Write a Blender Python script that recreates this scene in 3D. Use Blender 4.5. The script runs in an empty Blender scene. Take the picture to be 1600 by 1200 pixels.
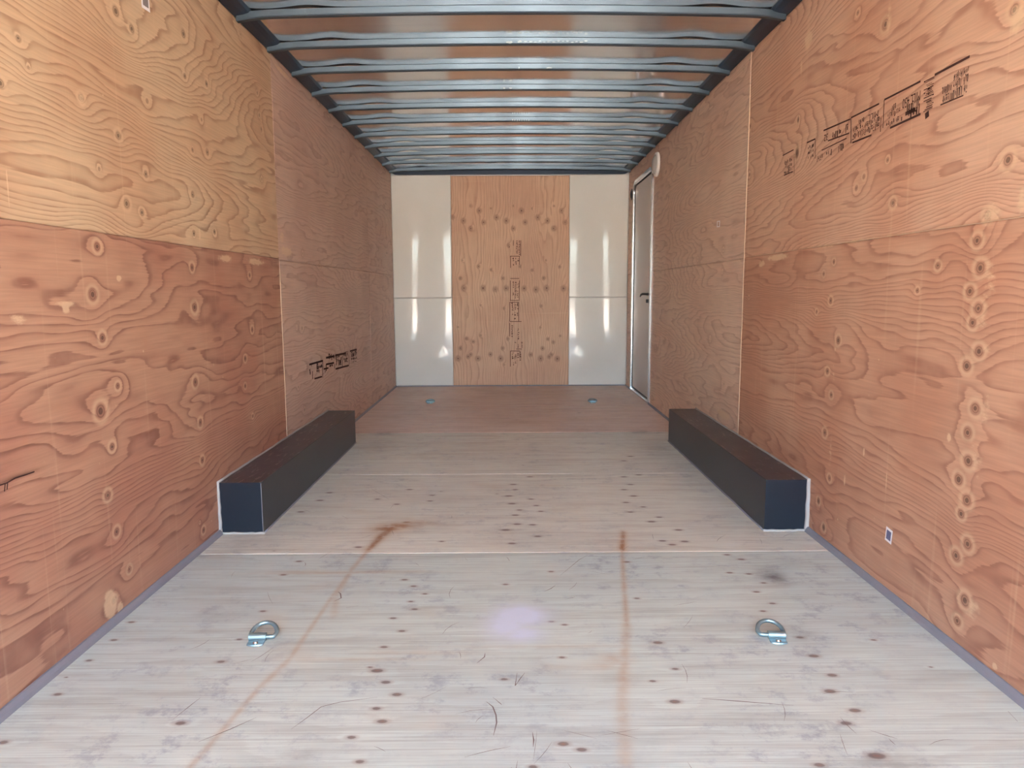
import bpy, bmesh, math, random
import numpy as np
from mathutils import Vector, Matrix

# ------------------------------------------------------------------ camera, light, exposure
scene = bpy.context.scene
COL = scene.collection
F_PX, PITCH, YAW, ROLL = 1131.5, 0.1267, 0.0036, -0.0044
CAM = np.array([-0.0167, 0.0, 0.9917])
HW, YB, H, Y0 = 1.22, 7.62, 2.20, -1.60      # half width, front bulkhead, wall height, rear opening

def basis():
    cy, sy, cp, sp = math.cos(YAW), math.sin(YAW), math.cos(PITCH), math.sin(PITCH)
    fwd = np.array([sy*cp, cy*cp, -sp]); right = np.array([cy, -sy, 0.0]); up = np.cross(right, fwd)
    r = right*math.cos(ROLL)+up*math.sin(ROLL); u = -right*math.sin(ROLL)+up*math.cos(ROLL)
    return r, u, fwd
R_, U_, F_ = basis()
cam_d = bpy.data.cameras.new('camera'); cam = bpy.data.objects.new('camera', cam_d); COL.objects.link(cam)
cam_d.sensor_fit = 'HORIZONTAL'; cam_d.sensor_width = 36.0; cam_d.lens = F_PX*36.0/1600.0
cam_d.clip_start = 0.02; cam_d.clip_end = 500
M3 = Matrix((R_, U_, -F_)).transposed()
cam.matrix_world = Matrix.Translation(Vector(CAM)) @ M3.to_4x4()
scene.camera = cam

world = bpy.data.worlds.new('world'); scene.world = world; world.use_nodes = True
wn = world.node_tree; wn.nodes.clear()
sky = wn.nodes.new('ShaderNodeTexSky'); sky.sky_type = 'NISHITA'; sky.sun_disc = False
sky.sun_elevation = math.radians(48); sky.sun_rotation = math.radians(12)
sky.air_density = 1.0; sky.dust_density = 3.5; sky.ozone_density = 1.0
bg = wn.nodes.new('ShaderNodeBackground'); bg.inputs['Strength'].default_value = 0.52
wo = wn.nodes.new('ShaderNodeOutputWorld')
wn.links.new(sky.outputs[0], bg.inputs[0]); wn.links.new(bg.outputs[0], wo.inputs[0])
sun_d = bpy.data.lights.new('sun', 'SUN'); sun = bpy.data.objects.new('sun', sun_d); COL.objects.link(sun)
sun_d.energy = 20.0; sun_d.angle = math.radians(0.6); sun_d.color = (1.0, 0.96, 0.90)
sdir = Vector((math.sin(math.radians(12))*math.cos(math.radians(48)), math.cos(math.radians(12))*math.cos(math.radians(48)), math.sin(math.radians(48))))
sun.rotation_euler = sdir.to_track_quat('Z', 'Y').to_euler(); sun.location = (2, 12, 14)

vs = scene.view_settings
vs.view_transform = 'Standard'; vs.look = 'None'; vs.gamma = 1.0; vs.use_curve_mapping = False
vs.exposure = 3.18
scene.cycles.max_bounces = 16; scene.cycles.diffuse_bounces = 12; scene.cycles.glossy_bounces = 6   # a closed box lit from one end

# ------------------------------------------------------------------ helpers
def un(px, py, axis, val):
    d = F_ + R_*(px-800)/F_PX - U_*(py-600)/F_PX
    t = (val-CAM[axis])/d[axis]
    return CAM + d*t
def on_left(px, py): p = un(px, py, 0, -HW); return p[1], p[2]
def on_right(px, py): p = un(px, py, 0, HW); return p[1], p[2]
def on_floor(px, py): p = un(px, py, 2, 0.0); return p[0], p[1]
def on_back(px, py): p = un(px, py, 1, YB); return p[0], p[2]

def S(r, g, b):
    f = lambda c: (c/255/12.92) if c/255 <= 0.04045 else ((c/255+0.055)/1.055)**2.4
    return (f(r), f(g), f(b), 1.0)

class NT:
    def __init__(s, name):
        s.m = bpy.data.materials.new(name); s.m.use_nodes = True; s.t = s.m.node_tree
        s.b = s.t.nodes['Principled BSDF']
    def n(s, typ, **kw):
        x = s.t.nodes.new(typ)
        for k, v in kw.items(): setattr(x, k, v)
        return x
    def L(s, a, b): s.t.links.new(a, b)
    def put(s, sock, v):
        if hasattr(v, 'is_linked') or isinstance(v, bpy.types.NodeSocket): s.L(v, sock)
        else: sock.default_value = v
    def math(s, op, a, b=0.0, clamp=False):
        x = s.n('ShaderNodeMath', operation=op); x.use_clamp = clamp
        s.put(x.inputs[0], a); s.put(x.inputs[1], b); return x.outputs[0]
    def attr(s, name):
        return s.n('ShaderNodeAttribute', attribute_name=name).outputs['Fac']
    def sstep(s, v, a, b, lo=0.0, hi=1.0):
        x = s.n('ShaderNodeMapRange', interpolation_type='SMOOTHSTEP')
        s.put(x.inputs[0], v)
        for i, q in enumerate((a, b, lo, hi)): x.inputs[i+1].default_value = q
        return x.outputs[0]
    def mix(s, fac, a, b, mode='MIX'):
        x = s.n('ShaderNodeMix', data_type='RGBA', blend_type=mode)
        s.put(x.inputs[0], fac); s.put(x.inputs[6], a); s.put(x.inputs[7], b); return x.outputs[2]
    def coord(s, scale=(1, 1, 1)):
        tc = s.n('ShaderNodeTexCoord'); mp = s.n('ShaderNodeMapping')
        mp.inputs['Scale'].default_value = scale
        s.L(tc.outputs['Object'], mp.inputs[0]); return mp.outputs[0]
    def noise(s, scale, vec, detail=2.0, rough=0.5):
        x = s.n('ShaderNodeTexNoise'); x.inputs['Scale'].default_value = scale
        x.inputs['Detail'].default_value = detail; x.inputs['Roughness'].default_value = rough
        s.L(vec, x.inputs['Vector']); return x.outputs['Fac']
    def bump(s, h, strength=0.3, dist=0.001):
        x = s.n('ShaderNodeBump'); x.inputs['Strength'].default_value = strength; x.inputs['Distance'].default_value = dist
        s.L(h, x.inputs['Height']); s.L(x.outputs[0], s.b.inputs['Normal'])

def simple(name, col, rough=0.5, metal=0.0, var=0.08, spec=0.5, nscale=8.0, rvar=0.0):
    t = NT(name); c = t.coord(); nz = t.noise(nscale, c, 4)
    lo = tuple(max(0, x*(1-var)) for x in col[:3])+(1,); hi = tuple(min(1, x*(1+var)) for x in col[:3])+(1,)
    t.L(t.mix(nz, lo, hi), t.b.inputs['Base Color'])
    t.b.inputs['Roughness'].default_value = rough; t.b.inputs['Metallic'].default_value = metal
    t.b.inputs['Specular IOR Level'].default_value = spec
    if rvar: t.L(t.sstep(nz, 0.3, 0.7, rough-rvar, rough+rvar), t.b.inputs['Roughness'])
    return t.m

def link(o, parent=None):
    COL.objects.link(o)
    if parent is not None: o.parent = parent
    return o
def mesh_obj(name, verts, faces, mat, parent=None, smooth=False):
    me = bpy.data.meshes.new(name); me.from_pydata([tuple(v) for v in verts], [], faces); me.update()
    if mat: me.materials.append(mat)
    if smooth: me.shade_smooth()
    return link(bpy.data.objects.new(name, me), parent)
def bm_obj(name, bm, mat, parent=None, smooth=False):
    me = bpy.data.meshes.new(name); bm.to_mesh(me); bm.free()
    if mat: me.materials.append(mat)
    if smooth: me.shade_smooth()
    return link(bpy.data.objects.new(name, me), parent)
def tag(o, label=None, cat=None, group=None, kind=None):
    if label: o['label'] = label
    if cat: o['category'] = cat
    if group: o['group'] = group
    if kind: o['kind'] = kind
    return o
def empty(name, loc, label, cat, group=None):
    o = link(bpy.data.objects.new(name, None)); o.location = loc; o.empty_display_size = 0.05
    return tag(o, label, cat, group)
def bx(bm, x0, x1, y0, y1, z0, z1, bev=0.0):
    vs_ = [bm.verts.new(p) for p in ((x0,y0,z0),(x1,y0,z0),(x1,y1,z0),(x0,y1,z0),(x0,y0,z1),(x1,y0,z1),(x1,y1,z1),(x0,y1,z1))]
    fs = [bm.faces.new([vs_[i] for i in q]) for q in ((3,2,1,0),(4,5,6,7),(0,1,5,4),(1,2,6,5),(2,3,7,6),(3,0,4,7))]
    if bev:
        es = list({e for f in fs for e in f.edges})
        bmesh.ops.bevel(bm, geom=es, offset=bev, segments=2, affect='EDGES', profile=0.5)
def box(name, b, mat, parent=None, bev=0.0):
    bm = bmesh.new(); bx(bm, *b, bev=bev); return bm_obj(name, bm, mat, parent)
def tube_bm(bm, path, r, closed=False, n=10, caps=True):
    P = [Vector(p) for p in path]; N = len(P); rings = []
    prev = None
    for i in range(N):
        if closed: t = (P[(i+1) % N]-P[(i-1) % N])
        else: t = P[min(i+1, N-1)]-P[max(i-1, 0)]
        t.normalize()
        if prev is None:
            a = Vector((0, 0, 1)) if abs(t.z) < 0.9 else Vector((1, 0, 0))
            nrm = (a - t*a.dot(t)).normalized()
        else: nrm = (prev - t*prev.dot(t)).normalized()
        prev = nrm; bn = t.cross(nrm)
        rr = r[i] if isinstance(r, (list, tuple)) else r
        rings.append([bm.verts.new(P[i] + (nrm*math.cos(2*math.pi*k/n)+bn*math.sin(2*math.pi*k/n))*rr) for k in range(n)])
    for i in range(N if closed else N-1):
        a, b = rings[i], rings[(i+1) % N]
        for k in range(n): bm.faces.new((a[k], a[(k+1) % n], b[(k+1) % n], b[k]))
    if caps and not closed:
        bm.faces.new(rings[0][::-1]); bm.faces.new(rings[-1])
def tube(name, path, r, mat, parent=None, closed=False, n=10):
    bm = bmesh.new(); tube_bm(bm, path, r, closed, n); bmesh.ops.recalc_face_normals(bm, faces=bm.faces)
    return bm_obj(name, bm, mat, parent, True)

# ---- value noise on arrays
def vnoise(x, y, seed):
    rs = np.random.RandomState(seed); T = rs.uniform(-1, 1, (256, 256))
    xi = np.floor(x).astype(int); yi = np.floor(y).astype(int); fx = x-xi; fy = y-yi
    fx = fx*fx*fx*(fx*(fx*6-15)+10); fy = fy*fy*fy*(fy*(fy*6-15)+10)
    g = lambda i, j: T[(i) % 256, (j) % 256]
    return (g(xi, yi)*(1-fx)+g(xi+1, yi)*fx)*(1-fy)+(g(xi, yi+1)*(1-fx)+g(xi+1, yi+1)*fx)*fy

def fields(U, V, seed, knots=(), lines=6.0, amp=(4.5, 1.4, 0.3), halo=1.0, blots=(), grow=1.0, el=0.88):
    """grain phase, knot distance and wear masks over a sheet; U runs along the grain, V across it (metres)"""
    Vp = V.copy(); rings = np.zeros_like(U); kd = np.full_like(U, 9.0)
    for (ku, kv, r) in knots:
        du = U-ku; dv = V-kv
        s = max(r*4.5, 0.035)
        e = np.exp(-(du*du/(s*1.7)**2 + dv*dv/s**2))
        Vp = Vp - dv*0.7*e*grow
        d = np.sqrt((du*el)**2+dv*dv)
        rings += 1.5*np.exp(-(d/(1.8*r))**1.3)*grow
        kd = np.minimum(kd, d/r)
    g = (Vp*lines + amp[0]*vnoise(U/2.1+3, Vp/0.27+5, seed) + 0.75*amp[1]*vnoise(U/1.0, Vp/0.14, seed+1)
         + 0.28*amp[1]*vnoise(U/0.34, Vp/0.08, seed+3) + amp[2]*vnoise(U/0.13, Vp/0.03, seed+2) + rings)
    m = {'pale': np.zeros_like(U), 'dark': np.zeros_like(U), 'rust': np.zeros_like(U)}
    for (kind, cu, cv, ru, rv, st) in blots:
        m[kind] = np.maximum(m[kind], st*(1.3 if kind == 'pale' else 1.0)*np.exp(-(((U-cu)/ru)**2+((V-cv)/rv)**2)))
    return dict(grain=g, knot=np.minimum(kd, 4.0), **m)

def sheet(name, parent, place, u0, u1, v0, v1, res, mat, fkw, thick=0.009, flip=False, cut=None, swap=False, bow=0.0012, g=0.0005, ch=0.0006):
    """a plywood sheet: gridded face with chamfered rim, side walls and wear masks. place(u, v, depth)->xyz; depth<0 goes into the wall"""
    us = np.linspace(u0+g, u1-g, max(2, int((u1-u0)/res))+1); vs_ = np.linspace(v0+g, v1-g, max(2, int((v1-v0)/res))+1)
    nu, nv = len(us), len(vs_)
    U, V = np.meshgrid(us, vs_, indexing='ij')
    D = bow*vnoise(U/0.8, V/0.5, fkw['seed']+77)
    for e in (D[0, :], D[-1, :], D[:, 0], D[:, -1]): e[:] = np.minimum(e, 0)-ch
    X, Y, Z = place(U, V, D)
    co = np.stack([X, Y, Z], -1).reshape(-1, 3)
    idx = np.arange(nu*nv).reshape(nu, nv)
    q = np.stack([idx[:-1, :-1], idx[1:, :-1], idx[1:, 1:], idx[:-1, 1:]], -1)
    if cut is not None:
        uc = (U[:-1, :-1]+U[1:, 1:])/2; vc = (V[:-1, :-1]+V[1:, 1:])/2
        q = q[~cut(uc, vc)]
    q = q.reshape(-1, 4)
    rim = np.concatenate([idx[:, 0], idx[-1, 1:], idx[-2::-1, -1], idx[0, -2:0:-1]])
    bu = U.reshape(-1)[rim]; bv = V.reshape(-1)[rim]
    bX, bY, bZ = place(bu, bv, np.full_like(bu, -thick))
    bco = np.stack([bX, bY, bZ], -1); nb = len(rim); base = nu*nv
    k = np.arange(nb); k2 = (k+1) % nb
    sq = np.stack([rim[k2], rim[k], base+k, base+k2], -1)
    if cut is not None:
        mu = (bu[k]+bu[k2])/2; mv = (bv[k]+bv[k2])/2
        sq = sq[~cut(mu, mv)]
    q = np.concatenate([q, sq])
    if flip: q = q[:, ::-1]
    co = np.concatenate([co, bco])
    me = bpy.data.meshes.new(name)
    me.vertices.add(len(co)); me.vertices.foreach_set('co', co.astype(np.float32).ravel())
    me.loops.add(q.size); me.loops.foreach_set('vertex_index', q.astype(np.int32).ravel())
    me.polygons.add(len(q)); me.polygons.foreach_set('loop_start', np.arange(0, q.size, 4, dtype=np.int32))
    me.update(calc_edges=True); me.validate()
    fu, fv = (V, U) if swap else (U, V)
    fl = fields(fu, fv, **fkw)
    for nm, arr in fl.items():
        a = me.attributes.new(nm, 'FLOAT', 'POINT')
        full = np.concatenate([arr.reshape(-1), arr.reshape(-1)[rim]]).astype(np.float32)
        a.data.foreach_set('value', full)
    me.materials.append(mat)
    return link(bpy.data.objects.new(name, me), parent)

# ------------------------------------------------------------------ materials
def wood(name, light, mid, dark, axis, line=0.55, fib=(5, 140), rough=0.5, pale=S(226, 196, 160), tone=0.5, hal=0.42, shade=0.0):
    """rotary-cut fir plywood: contour bands from the grain phase, knots, fibre streaks, pale scuffs"""
    t = NT(name)
    st = [1.0, 1.0, 1.0]
    for i in range(3): st[i] = fib[1] if i != axis else fib[0]
    c1 = t.coord(); cf = t.coord(tuple(st))
    fine = t.noise(1.0, cf, 3, 0.6); big = t.noise(1.7, c1, 3); med = t.noise(9.0, c1, 3)
    ph = t.math('ADD', t.attr('grain'), t.math('MULTIPLY', t.math('SUBTRACT', fine, 0.5), 0.30))
    p = t.math('FRACT', ph)
    soft = t.math('MULTIPLY', t.sstep(p, 0.15, 0.85), t.sstep(p, 0.90, 0.99, 1, 0))
    hard = t.math('MULTIPLY', t.sstep(p, 0.62, 0.88), t.sstep(p, 0.91, 0.985, 1, 0))
    late = t.math('ADD', t.math('MULTIPLY', soft, 0.38), t.math('MULTIPLY', hard, 0.75))
    late = t.math('MULTIPLY', late, t.sstep(med, 0.3, 0.7, 0.55, 1.0))
    base = t.mix(t.math('MULTIPLY', t.sstep(big, 0.35, 0.65), tone*2 if tone < 0.5 else 1.0), light, mid)
    col = t.mix(t.math('MULTIPLY', late, line), base, dark)
    fb = t.sstep(fine, 0.25, 0.75, 0.90, 1.07)
    x = t.n('ShaderNodeCombineColor'); [t.L(fb, x.inputs[i]) for i in range(3)]
    col = t.mix(1.0, col, x.outputs[0], 'MULTIPLY')
    # knots
    k = t.math('ADD', t.attr('knot'), t.math('MULTIPLY', t.math('SUBTRACT', med, 0.5), 0.5))
    halo = t.math('MULTIPLY', t.sstep(k, 0.70, 1.05), t.sstep(k, 1.05, 1.7, hal, 0.0))
    col = t.mix(halo, col, pale)
    if shade: col = t.mix(t.sstep(k, 0.6, 1.9, shade, 0.0), col, S(104, 58, 46))
    ringp = t.math('FRACT', t.math('MULTIPLY', k, 3.2))
    kd_ = S(92, 50, 42) if shade else None
    kc = t.mix(t.sstep(ringp, 0.3, 0.9), tuple(0.85*a for a in mid[:3])+(1,), tuple(0.50*a for a in mid[:3])+(1,))
    col = t.mix(t.sstep(k, 0.60, 0.85, 0.9, 0.0), col, kc)
    col = t.mix(t.sstep(k, 0.22, 0.45, 0.75, 0.0), col, kd_ or tuple(0.22*a for a in mid[:3])+(1,))
    vl = t.noise(1.0, t.coord(tuple(45.0 if i == axis else 1.3 for i in range(3))), 2)
    col = t.mix(t.sstep(vl, 0.62, 0.80, 0.0, 0.20), col, pale)      # faint lathe checks across the grain
    # wear
    wn_ = t.noise(60.0, t.coord(tuple(1.0 if i != axis else 0.40 for i in range(3))), 5, 0.7)
    pm = t.sstep(t.math('ADD', t.attr('pale'), t.math('MULTIPLY', t.math('SUBTRACT', wn_, 0.5), 1.1)), 0.46, 0.86)
    pm = t.math('MULTIPLY', pm, t.sstep(t.attr('pale'), 0.08, 0.25))
    col = t.mix(t.math('MULTIPLY', pm, 0.72), col, pale)
    dm = t.math('MULTIPLY', t.attr('dark'), t.sstep(wn_, 0.25, 0.65, 0.55, 1.0), True)
    col = t.mix(dm, col, tuple(0.25*a for a in mid[:3])+(1,))
    # tiny pale chips
    ch = t.n('ShaderNodeTexVoronoi'); ch.inputs['Scale'].default_value = 11.0; t.L(c1, ch.inputs['Vector'])
    cm = t.math('MULTIPLY', t.sstep(ch.outputs['Distance'], 0.02, 0.06, 0.65, 0.0), t.sstep(t.noise(2.9, c1), 0.44, 0.56))
    col = t.mix(cm, col, pale)
    t.L(col, t.b.inputs['Base Color'])
    t.b.inputs['Roughness'].default_value = rough; t.b.inputs['Specular IOR Level'].default_value = 0.35
    t.bump(t.math('ADD', fine, t.math('MULTIPLY', late, 0.5)), 0.25, 0.0008)
    return t.m

def floor_wood(name, light, mid, dark, grime):
    t = NT(name)
    c1 = t.coord(); cf = t.coord((4, 150, 150)); cs = t.coord((1.4, 16, 16))
    fine = t.noise(1.0, cf, 4, 0.65); streak = t.noise(1.0, cs, 4, 0.6); big = t.noise(1.1, c1, 4, 0.6); med = t.noise(7, c1, 5, 0.65)
    p = t.math('FRACT', t.math('ADD', t.attr('grain'), t.math('MULTIPLY', fine, 0.5)))
    late = t.math('MULTIPLY', t.sstep(p, 0.3, 0.92), t.sstep(p, 0.92, 1.0, 1, 0))
    col = t.mix(t.sstep(big, 0.38, 0.62), light, mid)
    col = t.mix(t.sstep(streak, 0.45, 0.75, 0.0, 0.45), col, dark)
    col = t.mix(t.math('MULTIPLY', late, 0.16), col, dark)
    lines = t.noise(1.0, t.coord((1.2, 230, 230)), 2, 0.5)
    col = t.mix(t.sstep(lines, 0.52, 0.72, 0.0, 0.42), col, dark)
    fb = t.sstep(fine, 0.2, 0.8, 0.84, 1.10)
    x = t.n('ShaderNodeCombineColor'); [t.L(fb, x.inputs[i]) for i in range(3)]
    col = t.mix(1.0, col, x.outputs[0], 'MULTIPLY')
    g1 = t.noise(14, t.coord((0.8, 1, 1)), 6, 0.75); g2 = t.noise(2.2, c1, 3)
    col = t.mix(t.math('MULTIPLY', t.sstep(g1, 0.50, 0.66), t.sstep(g2, 0.40, 0.62, 0.12, 0.62)), col, grime)
    g3 = t.noise(3.3, t.coord((0.7, 1.3, 1)), 3)
    col = t.mix(t.sstep(g3, 0.58, 0.78, 0.0, 0.30), col, S(198, 176, 146))
    k = t.math('ADD', t.attr('knot'), t.math('MULTIPLY', t.math('SUBTRACT', med, 0.5), 0.7))
    col = t.mix(t.sstep(k, 0.7, 1.5, 0.40, 0.0), col, S(160, 136, 122))
    col = t.mix(t.sstep(k, 0.50, 0.85, 0.72, 0.0), col, S(104, 82, 74))
    col = t.mix(t.sstep(k, 0.18, 0.42, 0.7, 0.0), col, S(150, 116, 98))
    wn_ = t.noise(30.0, t.coord((0.6, 1, 1)), 4, 0.65)
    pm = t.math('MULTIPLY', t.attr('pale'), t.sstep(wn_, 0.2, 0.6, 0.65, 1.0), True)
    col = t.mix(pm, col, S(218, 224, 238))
    dm = t.math('MULTIPLY', t.attr('dark'), t.sstep(wn_, 0.3, 0.65, 0.4, 1.0), True)
    col = t.mix(dm, col, S(96, 88, 88))
    ru = t.attr('rust'); rm = t.math('MULTIPLY', ru, t.sstep(wn_, 0.25, 0.6, 0.45, 1.1), True)
    col = t.mix(rm, col, t.mix(t.sstep(ru, 0.35, 0.9), S(186, 150, 112), S(160, 106, 60)))
    t.L(col, t.b.inputs['Base Color'])
    t.L(t.sstep(med, 0.3, 0.7, 0.36, 0.58), t.b.inputs['Roughness'])
    t.b.inputs['Specular IOR Level'].default_value = 0.45
    t.bump(t.math('ADD', fine, t.math('MULTIPLY', streak, 0.6)), 0.35, 0.0012)
    return t.m

M = {}
M['skin'] = simple('painted_skin', S(205, 205, 205), 0.35, 0.0, 0.03)
M['deck'] = simple('subfloor', S(96, 78, 66), 0.8, 0.0, 0.1)
M['ground'] = simple('concrete_yard', S(176, 168, 156), 0.9, 0.0, 0.12, 0.2, 0.8)
M['steel'] = simple('galvanised_bow', S(82, 95, 105), 0.40, 0.85, 0.10, nscale=3.0, rvar=0.06)
M['rail'] = simple('roof_rail_steel', S(36, 48, 64), 0.42, 0.5, 0.10)
M['zinc'] = simple('zinc_plate', S(146, 170, 176), 0.36, 0.75, 0.06, nscale=30)
M['alu'] = simple('aluminium_trim', S(205, 205, 206), 0.25, 1.0, 0.05)
M['gasket'] = simple('black_rubber', S(28, 34, 40), 0.55, 0.0, 0.1)
M['door'] = simple('door_skin', S(196, 188, 180), 0.35, 0.0, 0.02)
M['handle'] = simple('black_handle', S(34, 30, 32), 0.35, 0.0, 0.1)
M['sealant'] = simple('grey_sealant', S(172, 168, 164), 0.6, 0.0, 0.10, nscale=20)
M['base'] = simple('grey_bead', S(140, 140, 148), 0.55, 0.0, 0.10, nscale=12)
M['plastic'] = simple('white_plastic', S(232, 228, 220), 0.3, 0.0, 0.03)
M['lens'] = simple('frosted_lens', S(190, 188, 182), 0.25, 0.0, 0.05)
M['ink'] = simple('stamp_ink', S(80, 54, 49), 0.7, 0.0, 0.25, 0.2, 60)
M['ink2'] = simple('stamp_ink_faded', S(104, 66, 52), 0.7, 0.0, 0.2, 0.2, 60)
M['paper'] = simple('sticker_paper', S(246, 242, 244), 0.5, 0.0, 0.02)
M['print'] = simple('sticker_print', S(112, 116, 150), 0.5, 0.0, 0.25, 0.3, 160)
M['printg'] = simple('sticker_print_grey', S(140, 132, 132), 0.5, 0.0, 0.2, 0.3, 160)
M['scuff'] = simple('scuff_line', S(122, 106, 100), 0.7, 0.0, 0.2)

def roof_mat():
    t = NT('roof_aluminium'); c = t.coord((1, 1, 1)); nz = t.noise(2.2, c, 3); st = t.noise(1.0, t.coord((1.2, 30, 1)), 3)
    t.L(t.mix(st, S(214, 210, 208), S(232, 228, 224)), t.b.inputs['Base Color'])
    t.b.inputs['Metallic'].default_value = 1.0
    t.L(t.sstep(nz, 0.3, 0.7, 0.12, 0.22), t.b.inputs['Roughness']); return t.m
M['roof'] = roof_mat()
def white_mat():
    t = NT('white_gloss_sheet'); c = t.coord(); nz = t.noise(3.0, c, 3)
    t.L(t.mix(nz, S(224, 222, 213), S(234, 232, 225)), t.b.inputs['Base Color'])
    t.b.inputs['Roughness'].default_value = 0.10; t.b.inputs['Specular IOR Level'].default_value = 0.55; return t.m
M['white'] = white_mat()
def black_mat():
    t = NT('black_painted_steel'); c = t.coord(); nz = t.noise(5.0, c, 4)
    sc = t.noise(1.0, t.coord((60, 9, 60)), 4, 0.7); n2 = t.noise(4, c)
    geo = t.n('ShaderNodeNewGeometry'); sx = t.n('ShaderNodeSeparateXYZ'); t.L(geo.outputs['True Normal'], sx.inputs[0])
    up = t.sstep(sx.outputs[2], 0.5, 0.9)
    scm = t.math('MULTIPLY', t.math('MULTIPLY', t.sstep(sc, 0.55, 0.66), t.sstep(n2, 0.40, 0.55)), up)
    col = t.mix(nz, S(19, 27, 38), S(29, 38, 49))
    col = t.mix(t.math('MULTIPLY', up, t.sstep(nz, 0.3, 0.7, 0.2, 0.6)), col, S(76, 77, 86))     # mottled lighter grey on upward faces
    col = t.mix(t.math('MULTIPLY', scm, 0.6), col, S(150, 140, 140))
    t.L(col, t.b.inputs['Base Color']); t.b.inputs['Roughness'].default_value = 0.30
    return t.m
M['black'] = black_mat()

W_YEL = wood('plywood_honey', S(214, 185, 150), S(204, 168, 134), S(153, 108, 81), 1, 0.62)
W_RED = wood('plywood_russet', S(192, 149, 122), S(178, 127, 105), S(127, 78, 66), 1, 0.66)
W_TAN = wood('plywood_tan', S(212, 182, 162), S(204, 170, 151), S(160, 118, 102), 1, 0.48)
W_ROSE = wood('plywood_rose', S(213, 174, 146), S(203, 156, 128), S(148, 96, 78), 1, 0.55)
W_ROSE2 = wood('plywood_rose_deep', S(203, 160, 132), S(191, 141, 114), S(140, 88, 71), 1, 0.55)
W_BACK = wood('plywood_back', S(218, 180, 148), S(210, 167, 137), S(168, 121, 100), 2, 0.50, fib=(5, 150), hal=0.0, shade=0.42)
W_TAN2 = wood('plywood_tan_light', S(224, 195, 170), S(217, 183, 159), S(170, 127, 106), 1, 0.48)
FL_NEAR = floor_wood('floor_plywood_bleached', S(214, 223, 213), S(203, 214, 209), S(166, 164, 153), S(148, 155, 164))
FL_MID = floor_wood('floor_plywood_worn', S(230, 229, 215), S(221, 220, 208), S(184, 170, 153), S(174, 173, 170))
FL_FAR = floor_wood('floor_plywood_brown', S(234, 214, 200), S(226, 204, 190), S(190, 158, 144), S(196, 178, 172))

# ------------------------------------------------------------------ exterior ground and trailer shell
g_ = box('ground', (-40, 40, -60, 40, -0.65, -0.55), M['ground']); tag(g_, 'pale concrete yard outside the open trailer', 'ground', kind='structure')
wl = box('wall_left', (-HW-0.05, -HW-0.0095, Y0, YB+0.06, -0.12, H+0.10), M['skin']); tag(wl, 'left trailer wall lined with plywood sheets', 'wall', kind='structure')
bmw = bmesh.new(); D0, D1, DZ = 6.36, 7.26, 2.02            # side door cut-out in the right wall
bx(bmw, HW+0.0095, HW+0.05, Y0, D0, -0.12, H+0.10); bx(bmw, HW+0.0095, HW+0.05, D1, YB+0.06, -0.12, H+0.10)
bx(bmw, HW+0.0095, HW+0.05, D0, D1, DZ, H+0.10); bx(bmw, HW+0.0095, HW+0.05, D0, D1, -0.12, -0.001)
wr = bm_obj('wall_right', bmw, M['skin']); tag(wr, 'right trailer wall lined with plywood sheets and a side door', 'wall', kind='structure')
wb = box('wall_back', (-HW-0.0095, HW+0.0095, YB+0.012, YB+0.06, -0.12, H+0.10), M['skin']); tag(wb, 'front bulkhead with a plywood centre between white sheets', 'wall', kind='structure')
fl = box('floor', (-HW-0.0095, HW+0.0095, Y0, YB+0.012, -0.12, -0.0185), M['deck']); tag(fl, 'weathered plywood trailer floor', 'floor', kind='structure')

# ------------------------------------------------------------------ wall sheets
def pl(u, v, d): return np.full_like(u, -HW)+d, u, v
def pr(u, v, d): return np.full_like(u, HW)-d, u, v
def pb(u, v, d): return u, np.full_like(u, YB)-d, v
def pf(u, v, d): return v, u, d+np.zeros_like(u)
def K(fn, lst): return [fn(a, b)+(r*1.2,) for a, b, r in lst]
def rnd_knots(seed, u0, u1, v0, v1, n, r=(0.004, 0.009)):
    rs = random.Random(seed); return [(rs.uniform(u0, u1), rs.uniform(v0, v1), rs.uniform(*r)) for _ in range(n)]

kL = K(on_left, [(145,460,.019),(160,528,.015),(184,603,.012),(157,642,.024),(175,698,.014),(168,774,.016),(182,831,.014),(202,889,.012),(178,938,.012),
    (152,385,.016),(300,418,.016),(304,480,.020),(305,597,.019),(313,660,.016),(316,719,.015),(318,828,.013),(390,430,.012),(383,560,.014),(394,515,.015),(383,603,.011),(395,650,.010),
    (181,17,.018),(206,45,.015),(0,130,.013),(127,153,.014),(185,212,.015),(228,272,.013),(198,318,.018),(222,332,.014),(287,53,.017),(289,119,.012),(323,131,.013),
    (324,238,.015),(301,234,.010),(301,304,.014),(303,365,.013),(335,362,.013),(408,202,.013),(405,180,.011),(230,158,.010),(315,187,.009),(28,60,.010),(155,264,.008),(44,105,.006),(402,145,.010),(409,280,.010),
    (500,416,.010),(472,513,.012),(473,396,.009),(533,435,.010),(560,438,.010),(533,480,.008),(476,640,.012),(466,605,.009),(537,587,.008)])
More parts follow.
